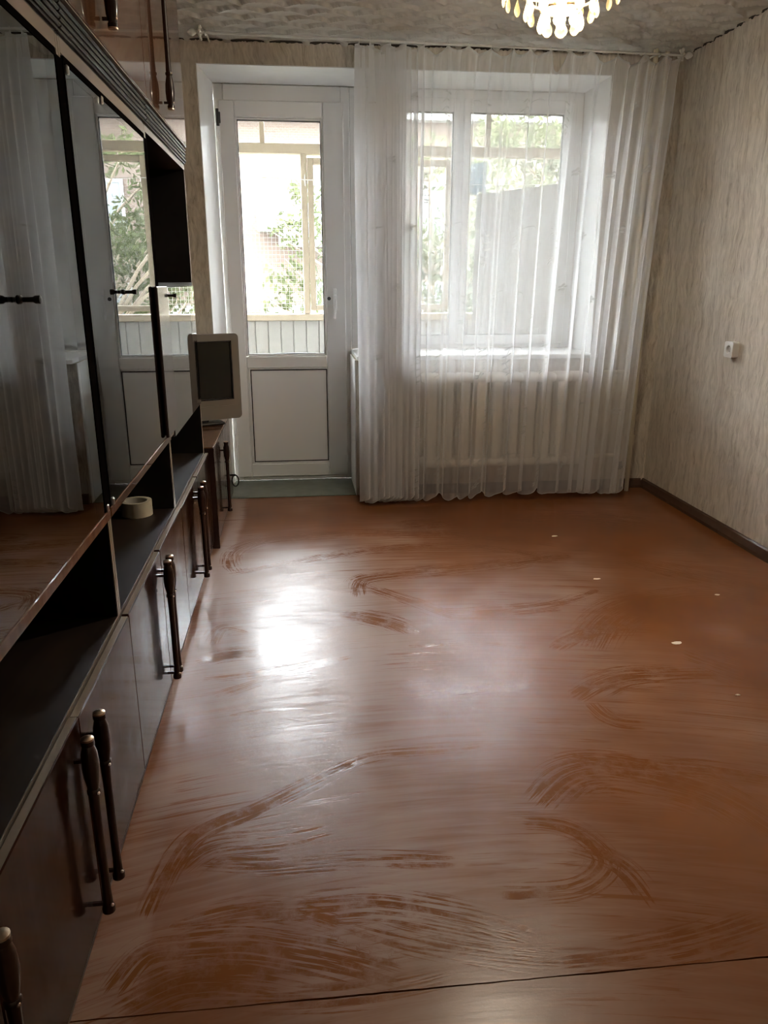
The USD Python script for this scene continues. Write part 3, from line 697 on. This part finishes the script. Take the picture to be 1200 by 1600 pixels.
# television cabinet at the far end: low, a little deeper
TZ, TX, TY0, TY1 = .515, -.412, 3.692, 4.585
c = thing('base_cabinet', 'low glossy brown cabinet under the television by the balcony door', 'cabinet', group='base cabinets along the left wall')
obj('body', shell(TX - .024, TY0, TY1, .05, TZ - .018), M['dark_wood'], c)
obj('side_panel', bx(XBK, TX, TY0 - .008, TY0 + .012, .0, TZ - .004, .002), M['handle_wood'], c)
obj('top', bx(XBK, TX - .006, TY0, TY1, TZ - .018, TZ, .002), M['lacquer_top'], c)
obj('plinth', bx(XBK, TX - .03, TY0 + .012, TY1, 0, .05), M['skirting'], c)
tm = (TY0 + TY1) / 2 + .01
for q, (a, b) in enumerate(((TY0 + .014, tm - .0015), (tm + .0015, TY1 - .001))):
    d = obj('door', bx(TX - .022, TX, a, b, .045, TZ - .004, .0022), M['lacquer'], c)
    obj('edge_highlight', bx(TX - .020, TX - .003, a + .003, b - .003, TZ - .004, TZ - .0032), M['edge_highlight'], d)
    if q == 0: turned_handle(d, TX + .024, 4.06, .085, .465)
a = np.arange(20) / 20 * 2 * math.pi
ringp = np.stack([TX + .026 + .019 * np.cos(a), 4.47 + 0 * a, .148 + .034 * np.sin(a)], 1)
rp = obj('ring_pull', [tube(ringp, .004, 8, True), bx(TX - .001, TX + .030, 4.465, 4.475, .176, .188, .003)], M['black_metal'], c, smooth=50, label='black metal ring pull')

LAB_UP = ['glass-fronted display cabinet of the wall unit at the left edge', 'glass-fronted display cabinet nearest the camera, mirroring the tulle curtain',
          'glass-fronted display cabinet mirroring the balcony door, above the tape roll', 'dark display cabinet with an open black niche over a mirrored flap']
Z_SH, Z_G0, Z_G1, Z_T = .745, .765, 1.712, 1.765
for k in range(4):
    y0, y1 = UY[k], UY[k + 1]; last = k == 3
    c = thing('display_cabinet', LAB_UP[k], 'cabinet', group='display cabinets along the left wall')
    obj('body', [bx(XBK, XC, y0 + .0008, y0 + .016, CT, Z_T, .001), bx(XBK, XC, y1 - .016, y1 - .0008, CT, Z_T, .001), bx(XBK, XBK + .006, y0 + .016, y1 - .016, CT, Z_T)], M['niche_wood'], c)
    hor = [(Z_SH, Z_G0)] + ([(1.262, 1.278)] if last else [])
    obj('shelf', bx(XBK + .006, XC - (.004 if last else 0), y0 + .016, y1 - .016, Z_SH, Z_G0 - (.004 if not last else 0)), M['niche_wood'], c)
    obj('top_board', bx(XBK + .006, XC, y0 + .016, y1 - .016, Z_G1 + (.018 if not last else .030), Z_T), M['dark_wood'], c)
    obj('edge_highlight', edge_strips(XC, y0, y1, CT, Z_T - .005, hor=[(Z_SH + .001, Z_G0 - .001), (Z_G1 + (.02 if not last else .03), Z_T - .004)]), M['edge_highlight'], c)  # glossy edge highlight put in as light-coloured strips
    if not last:
        g = thing('glass_door', parent=c)
        obj('pane', bx(XC + .002, XC + .006, y0 + .012, y1 - .048, Z_G0 + .006, Z_G1), M['cab_glass'], g)
        obj('edge_seal', [bx(XC + .0015, XC + .0075, y0 + .004, y0 + .012, Z_G0 + .006, Z_G1 + .004), bx(XC + .0015, XC + .0075, y1 - .048, y1 - .004, Z_G0 + .006, Z_G1 + .004), bx(XC + .0015, XC + .0075, y0 + .012, y1 - .048, Z_G1, Z_G1 + .014)], M['seal'], g)
        yk = {0: .4, 1: 1.375, 2: 2.19}[k]
        obj('knob', lathe([(0, 0), (.0075, 0), (.0075, .003), (.0045, .006), (.0045, .022), (.007, .026), (.007, .034), (0, .036)], 14, (XC + .006, yk, 1.258), 'x'), M['black_metal'], g, smooth=40)
        for yy, zz in ((y0 + .03, Z_G0 + .012), (y1 - .03, Z_G0 + .012), (y0 + .03, Z_G1 - .008), (y0 + .33, Z_G1 - .004)):
            obj('clip', bx(XC + .005, XC + .011, yy - .007, yy + .007, zz - .009, zz + .009, .002), M['steel'], g)
        obj('glass_shelf', bx(XBK + .01, XC - .05, y0 + .02, y1 - .02, 1.46, 1.466), M['pane'], c)
        # the polished bottom rail
        obj('bottom_rail', bx(XC - .012, XC + .008, y0 + .004, y1 - .004, Z_SH, Z_G0 + .004, .002), M['lacquer_top'], c)
    else:
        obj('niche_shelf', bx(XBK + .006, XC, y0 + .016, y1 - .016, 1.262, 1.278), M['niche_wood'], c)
        fl_ = thing('flap_door', parent=c)
        obj('pane', bx(XC + .002, XC + .006, y0 + .11, y1 - .004, Z_SH - .010, 1.262), M['cab_glass'], fl_)
        obj('backing', bx(XC - .010, XC + .0015, y0 + .10, y1 - .004, Z_SH - .010, 1.262), M['dark_wood'], fl_)
        obj('knob', lathe([(0, 0), (.0075, 0), (.0075, .003), (.0045, .006), (.0045, .022), (.007, .026), (.007, .034), (0, .036)], 14, (XC + .006, 2.90, 1.235), 'x'), M['black_metal'], fl_, smooth=40)
        obj('stile', bx(XC + .0085, XC + .020, y0 - .11, y0 + .10, Z_G0 + .008, 1.268, .003), M['handle_wood'], c, label='dark upright stile beside the mirrored flap')

LAB_TOP = ['glossy brown top cupboard at the upper left corner, nearest the camera', 'glossy brown top cupboard above the cabinet mirroring the curtain',
           'glossy brown top cupboard with a turned handle above the cabinet mirroring the door', 'glossy brown top cupboard at the far end, beside the curtain rod']
for k in range(4):
    y0, y1 = UY[k], UY[k + 1]; ym = (y0 + y1) / 2
    c = thing('top_cupboard', LAB_TOP[k], 'cupboard', group='top cupboards along the left wall')
    obj('body', shell(XC, y0, y1, Z_T + .001, 2.40), M['dark_wood'], c)
    cor = [bx(XC, XC + .006, y0 + .001, y1 - .001, Z_T + .002, Z_T + .066)]
    for j in range(4): cor.append(bx(XC, XC + .013, y0 + .001, y1 - .001, Z_T + .008 + j * .0145, Z_T + .017 + j * .0145, .003))
    obj('cornice', cor, M['cornice'], c)
    obj('edge_highlight', bx(XC, XC + .016, y0 + .001, y1 - .001, Z_T + .0665, Z_T + .0695), M['edge_highlight'], c)
    d = obj('door', bx(XC + .002, -.442, y0 + .0015, y1 - .0015, 1.836, 2.392, .0018), M['lacquer_top'], c)
    turned_handle(d, -.415, [.40, 1.31, 2.17, 3.09][k], 1.872, 2.262, bulb_top=False)

# ------------------------------------------------------------------ things on the cabinets
tr = thing('tape_roll', 'roll of cream masking tape lying on the dark cabinet shelf', 'tape roll', (-.578, 2.668, CT))
obj('tape', lathe([(.040, 0), (.053, 0), (.053, .052), (.040, .052), (.040, 0)], 40), M['tape'], tr, smooth=40)
obj('core', lathe([(.0375, .001), (.0398, .001), (.0398, .051), (.0375, .051), (.0375, .001)], 40), M['tape_core'], tr, smooth=40)

tv = UsdGeom.Xform.Define(stage, path_for('television'))
data(tv.GetPrim(), 'silver grey flat television with a black screen on the low end cabinet', 'television')
tv.AddTranslateOp().Set(Gf.Vec3d(-.56, 4.305, TZ)); tv.AddRotateZOp().Set(24.0)
tvp = tv.GetPrim()
TWD, TH = .49, .465
z0 = .028
def rrect(w, h, r): return sbox(-w / 2 + r, -h / 2 + r, w / 2 - r, h / 2 - r).buffer(r, quad_segs=6)
def slab(poly, y0, y1):
    m = trimesh.creation.extrude_polygon(poly, y1 - y0); v = m.vertices.copy()
    m.vertices = np.stack([v[:, 0], y0 + v[:, 2], v[:, 1]], 1); m.fix_normals(); return m
zc = z0 + TH / 2
def up(m, dz): m.apply_translation((0, 0, dz)); return m
outer = rrect(TWD, TH, .022)
scr = sbox(-.205, -.125, .205, .195)
front = up(slab(outer.difference(scr), -.045, -.015), zc)
obj('case', [front, up(slab(rrect(TWD - .008, TH - .008, .02), -.016, .02), zc), up(slab(rrect(TWD - .10, TH - .10, .03), .02, .055), zc), hull_spheres([(-TWD / 2 + .02, -.03, z0 + TH - .012), (TWD / 2 - .02, -.03, z0 + TH - .012)], [.013, .013], 12)], M['tv_case'], tvp, smooth=30)
obj('screen', up(slab(sbox(-.207, -.127, .207, .197), -.032, -.018), zc), M['tv_screen'], tvp)
obj('screen_surround', frame_bars(-.208, .208, zc - .128, zc + .198, .010, -.044, -.020, .002), M['black_plastic'], tvp)
obj('speaker_bar', up(slab(rrect(TWD - .03, .055, .012), -.049, -.040), z0 + .048), M['tv_case'], tvp, smooth=30)
for q in range(4): obj('button', lathe([(0, 0), (.004, 0), (.004, .004), (0, .004)], 10, (-.12 + .022 * q, -.053, z0 + .045), 'y'), M['black_plastic'], tvp)
obj('stand', [hull_spheres([(-.13, -.06, .008), (.13, -.06, .008), (-.13, .08, .008), (.13, .08, .008)], [.008] * 4, 12), bx(-.06, .06, -.02, .03, .006, z0 + .02, .004)], M['black_plastic'], tvp, smooth=40)

# ------------------------------------------------------------------ socket, floor flakes
sk = thing('wall_socket', 'small white surface-mounted socket box on the right wallpapered wall', 'socket', (XR, 3.735, .95))
plate = slab(rrect(.078, .078, .010).difference(shapely.Point(0, 0).buffer(.021, 12)), -.034, -.006)
rz = trimesh.transformations.rotation_matrix(-math.pi / 2, [0, 0, 1])
for nm, mm, ma in (('cover', [plate, slab(rrect(.078, .078, .010), -.006, 0)], 'socket'), ('well', slab(shapely.Point(0, 0).buffer(.0205, 12), -.016, -.006), 'black_plastic'),
                   ('pin_insert', slab(rrect(.012, .026, .004), -.028, -.012), 'socket')):
    mm = trimesh.util.concatenate([as_tm(q) for q in (mm if isinstance(mm, list) else [mm])])
    mm.apply_transform(rz); obj(nm, mm, M[ma], sk)
fr_ = np.random.default_rng(5)
LABF = ['pale flake on the brown floor nearest the curtain hem', 'pale flake on the brown floor, right of the wiped patch', 'largest pale flake on the floor towards the skirting', 'smallest pale crumb on the floor, nearest the camera', 'pale flake on the floor against the right skirting']
for (fx, fy, s), lb in zip(((1.312, 3.683, .017), (1.307, 3.08, .017), (1.366, 2.436, .0195), (1.385, 2.06, .008), (1.75, 2.85, .012)), LABF):
    n = 9; an = np.arange(n) / n * 2 * math.pi; r = s * (.7 + .5 * fr_.random(n))
    poly = Polygon(np.stack([r * np.cos(an) * 1.05, r * np.sin(an) * .6], 1))
    mm = trimesh.creation.extrude_polygon(poly, .0016); mm.vertices[:, 2] += .0004 * fr_.random(len(mm.vertices)); 
    f = thing('paint_flake', lb, 'flake', (fx, fy, .0002), 'pale flakes on the floor')
    obj('chip', mm, M['flake'], f)

# ------------------------------------------------------------------ chandelier
CX, CY, CZ = .835, 2.60, 2.055
ch = thing('chandelier', 'lit chandelier with tiers of hanging amber glass drops', 'chandelier', (CX, CY, 0))
obj('canopy', lathe([(0, 2.44), (.035, 2.44), (.055, 2.47), (.06, 2.488), (0, 2.488)], 24), M['brass'], ch, smooth=40)
obj('stem', lathe([(0, 2.14), (.008, 2.14), (.008, 2.45), (0, 2.45)], 12), M['brass'], ch, smooth=40)
def ring(r, z, t=.005): 
    a = np.arange(48) / 48 * 2 * math.pi
    return tube(np.stack([r * np.cos(a), r * np.sin(a), np.full(48, z)], 1), t, 8, True)
obj('frame', [ring(.175, 2.15), ring(.105, 2.107), ring(.060, 2.077)] + [tube([(r0 * math.cos(q), r0 * math.sin(q), z_) for r0, z_ in ((.0, 2.17), (.06, 2.165), (.12, 2.16), (.175, 2.15))], .003, 6) for q in np.arange(6) * math.pi / 3] +
    [tube([(.06 * math.cos(q), .06 * math.sin(q), 2.165), (.06 * math.cos(q), .06 * math.sin(q), 2.077)], .002, 6) for q in np.arange(6) * math.pi / 3] +
    [tube([(.105 * math.cos(q), .105 * math.sin(q), 2.16), (.105 * math.cos(q), .105 * math.sin(q), 2.107)], .002, 6) for q in np.arange(6) * math.pi / 3], M['brass'], ch, smooth=50)
def drop(L, R):
    pr = [(0, 0), (.35 * R, .02 * L), (.8 * R, .15 * L), (R, .32 * L), (.85 * R, .5 * L), (.45 * R, .75 * L), (.15 * R, .93 * L), (0, L)]
    m = lathe(pr, 12); m.vertices[:, 1] *= .55; return m
for r, z, n, L, Rr in ((.175, 2.148, 20, .050, .0125), (.105, 2.105, 12, .052, .0165), (.060, 2.075, 8, .056, .020)):
    for k in range(n):
        q = 2 * math.pi * k / n + r * 7
        mm = drop(L, Rr); mm.apply_transform(trimesh.transformations.rotation_matrix(q + math.pi / 2, [0, 0, 1])); mm.apply_translation((r * math.cos(q), r * math.sin(q), z - L - .004))
        obj('glass_drop', mm, M['crystal'], ch, smooth=60)
for k in range(3):
    q = 2 * math.pi * k / 3 + .5
    obj('bulb', trimesh.creation.icosphere(2, .020).apply_translation((.030 * math.cos(q), .030 * math.sin(q), 2.085)), M['bulb'], ch, smooth=True)

# ------------------------------------------------------------------ balcony
BY0, BY1 = YB + WT, 6.16
bal = thing('balcony', kind='structure')
obj('balcony_floor', bx(-1.3, 3.6, BY0, BY1 + .16, -.14, -.02), M['bwall'], bal)
obj('balcony_ceiling', bx(-1.3, 3.6, BY0, BY1 + .16, 2.62, 2.76), M['bwall'], bal)
obj('balcony_end_wall', bx(-1.40, -1.3, BY0, BY1 + .16, -.14, 2.76), M['bwall'], bal)
obj('balcony_end_wall', bx(3.6, 3.7, BY0, BY1 + .16, -.14, 2.76), M['bwall'], bal)
obj('house_wall_sky_block', [bx(-26, XL - .1, BY0 - .1, BY0, -8, 27), bx(XR + .1, 26, BY0 - .1, BY0, -8, 27), bx(XL - .1, XR + .1, BY0 - .1, BY0, 2.65, 14), bx(XL - .1, XR + .1, BY0 - .1, BY0, -8, -.12)], M['bwall'], bal)  # house wall, raised far up out of view to block sky from facade opposite
pw = .098
x = -1.29; i = 0
while x < 3.58:
    obj('parapet_board', bx(x, min(x + pw - .004, 3.59), BY1 - .012 - .001 * (i % 3), BY1, -.02, .985, .003), M['bboard'], bal); x += pw; i += 1
obj('parapet_back', bx(-1.3, 3.6, BY1, BY1 + .06, -.02, .985), M['bboard'], bal)
obj('parapet_rail', bx(-1.3, 3.6, BY1 - .06, BY1 + .08, .985, 1.035, .006), M['bwood'], bal, label='cream painted rail on the parapet')
w2 = thing('window_2', kind='structure')
fy0, fy1 = BY1 - .03, BY1 + .03
mem = [bx(-1.3, 3.6, fy0, fy1, 2.165, 2.235, .005), bx(-1.3, 3.6, fy0, fy1, 2.55, 2.62, .005)]
for a, b in ((-.49, -.40), (.070, .118), (1.20, 1.245), (2.17, 2.26), (3.1, 3.16)):
    mem.append(bx(a, b, fy0, fy1, 1.035, 2.17, .005))
for a, b in ((-.216, -.182), (.66, .70), (1.455, 1.49), (2.3, 2.34)):
    mem.append(bx(a, b, fy0 + .01, fy1 - .01, 2.23, 2.56, .004))
obj('outer_frame', mem, M['bwood'], w2)
for a, b in ((.121, .66), (.662, 1.198)):
    s = obj('sash', frame_bars(a, b, 1.06, 2.14, .042, fy0 - .008, fy1 - .02, .004), M['bwood'], w2)
obj('hook_latch', [bx(.098, .106, fy0 - .012, fy0, 1.95, 2.03, .002), bx(.09, .16, fy0 - .012, fy0 - .002, 1.985, 1.995, .002)], M['steel'], w2)
for a, b, z0_, z1_ in ((.16, .62, 1.10, 2.10), (.70, 1.158, 1.10, 2.10), (1.245, 2.17, 1.035, 2.165), (-.40, -.216, 2.235, 2.55), (-.182, .66, 2.235, 2.55), (.70, 1.455, 2.235, 2.55), (1.49, 2.3, 2.235, 2.55)):
    obj('pane', bx(a, b, BY1 - .002, BY1 + .002, z0_, z1_), M['pane'], w2)
net = []
for x in np.arange(-.40, .07, .030): net.append(bx(x - .0008, x + .0008, BY1 + .034, BY1 + .036, 1.035, 2.165))
for z in np.arange(1.05, 2.165, .030): net.append(bx(-.40, .07, BY1 + .036, BY1 + .038, z - .0007, z + .0007))
obj('netting', net, plain('net_white', (.86, .86, .86), .6), w2, label='fine white netting over the open sash')

# laundry on a line
ln = thing('clothes_line', 'thin clothes line strung along the balcony behind the curtain', 'clothes line')
obj('cord', tube([(xx, 5.92, 2.03 - .10 * 4 * ((xx + 1.3) / 4.9) * (1 - (xx + 1.3) / 4.9) + .02) for xx in np.linspace(-1.299, 3.599, 40)], .0025, 6), M['rod_white'], ln)
def hanging(x0, x1, zt0, zt1, zb, y, seed, ap=.012):
    n, mrow = 60, 40; t = np.linspace(0, 1, n); P1, P2 = [], []
    for j in range(mrow):
        w = j / (mrow - 1); zt = zt0 + (zt1 - zt0) * t
        yy = y + ap * np.sin(t * 19 + seed + w) * (.3 + w) + ap * .6 * np.sin(t * 7 + 2 * w)
        zz = zt + (zb + .012 * np.sin(t * 9 + seed) - zt) * w
        P1.append(np.stack([x0 + (x1 - x0) * t, yy, zz], 1)); P2.append(np.stack([x0 + (x1 - x0) * t, yy + .0025, zz], 1))
    a = grid_mesh(np.array(P1)); b = grid_mesh(np.array(P2)); b.invert()
    return [a, b]
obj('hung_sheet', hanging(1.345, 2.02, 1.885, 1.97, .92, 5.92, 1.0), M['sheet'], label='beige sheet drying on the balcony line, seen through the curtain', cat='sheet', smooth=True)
obj('hung_cloth', hanging(1.31, 1.43, 2.10, 2.11, 1.90, 5.99, 2.0, .006), M['bluecloth'], label='small pale blue cloth hanging beside the beige sheet', cat='cloth', smooth=True)

# ------------------------------------------------------------------ outside: ground, brick block, trees
GZ = -7.5
obj('ground', bx(-70, 70, BY1 + .3, 90, GZ - .2, GZ), M['ground'], kind='structure')
fb = thing('apartment_block', 'pink brick apartment block with white balconies across the yard', 'building')
FY = 24.0
obj('wall', bx(-16, 20, FY, FY + 10, GZ, 5.6), M['brick'], fb)
obj('roof', bx(-16.3, 20.3, FY - .4, FY + 10, 5.6, 5.95), M['facade_white'], fb)
for xx in np.arange(-12.5, 19, 3.4):
    for zz in (-5.9, -3.1, -.3, 2.5):
        if round((xx + 12.5) / 3.4) % 2 == 0:
            obj('balcony_front', bx(xx - 1.5, xx + 1.5, FY - 1.0, FY - .02, zz - .3, zz + .85, .02), M['facade_white'], fb)
        w_ = obj('window', frame_bars(xx - .7, xx + .7, zz, zz + 1.5, .09, FY - .05, FY - .005, 0), M['facade_white'], fb)
        obj('pane', bx(xx - .61, xx + .61, FY - .02, FY - .012, zz + .09, zz + 1.41), M['facade_glass'], w_)

for zz in (-3.3, -.35, 2.6):
    obj('balcony_front', bx(-1.0, .25, FY - .7, FY - .02, zz, zz + .85, .02), M['facade_white'], fb)
def tree(x, y, top, crowns, nleaf, ls, label, mt, seed):
    r = np.random.default_rng(seed)
    t = thing('tree', label, 'tree', (x, y, GZ))
    h = top - GZ
    pts = [(.12 * math.sin(q * 3 + seed), .1 * math.cos(q * 2), h * .78 * q) for q in np.linspace(0, 1, 9)]
    obj('trunk', tube(pts, np.linspace(.17, .05, 9), 8), M['bark'], t, smooth=50)
    V, Fc, br = [], [], []
    for (cx, cy, cz, R) in crowns:
        k0 = np.array([cx - x, cy - y, cz - GZ])
        base = np.array(pts[min(8, max(2, int((cz - GZ) / (h * .78) * 8 - 1)))])
        mid_ = (base + k0) / 2 + [0, 0, .15]
        br.append(tube([base, mid_, k0, k0 + (k0 - mid_) * .35], [.035, .022, .012, .005], 6))
        nc = max(4, int(nleaf * R ** 2 / sum(q[3] ** 2 for q in crowns)))
        for _ in range(nc):
            d = r.normal(size=3); d /= np.linalg.norm(d); c = k0 + d * R * r.random() ** .45 * np.array([1, 1, .8])
            a = r.normal(size=3); a /= np.linalg.norm(a); b = np.cross(a, r.normal(size=3)); b /= np.linalg.norm(b)
            s = ls * r.uniform(.6, 1.3); i0 = len(V)
            V += [c - a * s, c + b * s * .38 - a * s * .1, c + a * s, c - b * s * .38 - a * s * .1]
            Fc += [(i0, i0 + 1, i0 + 2), (i0, i0 + 2, i0 + 3)]
    obj('branches', br, M['bark'], t, smooth=50)
    obj('foliage', trimesh.Trimesh(np.array(V), np.array(Fc), process=False), mt, t, kind='stuff')
def crowns(x, y, z0, z1, rad, n, seed, rr=(.35, .7)):
    r = np.random.default_rng(seed); o = []
    for _ in range(n):
        a = r.uniform(0, 2 * math.pi); q = rad * r.random() ** .5
        o.append((x + q * math.cos(a), y + q * math.sin(a) * .7, r.uniform(z0, z1), r.uniform(*rr)))
    return o
tree(2.0, 11.0, 3.8, crowns(2.0, 11.0, -2.0, 3.4, 1.5, 52, 3) + [(-.05, 9.4, 1.85, .25), (-.12, 9.3, 1.30, .26), (.10, 9.5, 1.6, .28), (.0, 9.3, .85, .28), (-.18, 9.2, 1.02, .22), (.16, 9.4, 2.25, .25), (.2, 9.4, 1.2, .3), (.25, 9.6, 1.9, .3)], 13000, .060, 'leafy green tree just outside the balcony, right of the door glass', M['leaf'], 21)
tree(5.0, 13.5, 4.2, crowns(5.0, 13.5, -2.0, 3.8, 1.8, 54, 4), 11000, .075, 'pale leafy tree outside behind the hung sheet', M['leaf_pale'], 22)
tree(9.6, 17.0, 4.0, crowns(9.6, 17.0, -3.0, 3.7, 2.2, 50, 6), 7000, .12, 'green tree at the far right of the yard behind the curtain', M['leaf'], 23)
tree(-4.6, 15.0, 3.8, crowns(-4.6, 15.0, -3.0, 3.5, 1.9, 40, 8), 6000, .11, 'green tree in the yard at the left, beyond the door jamb', M['leaf'], 24)
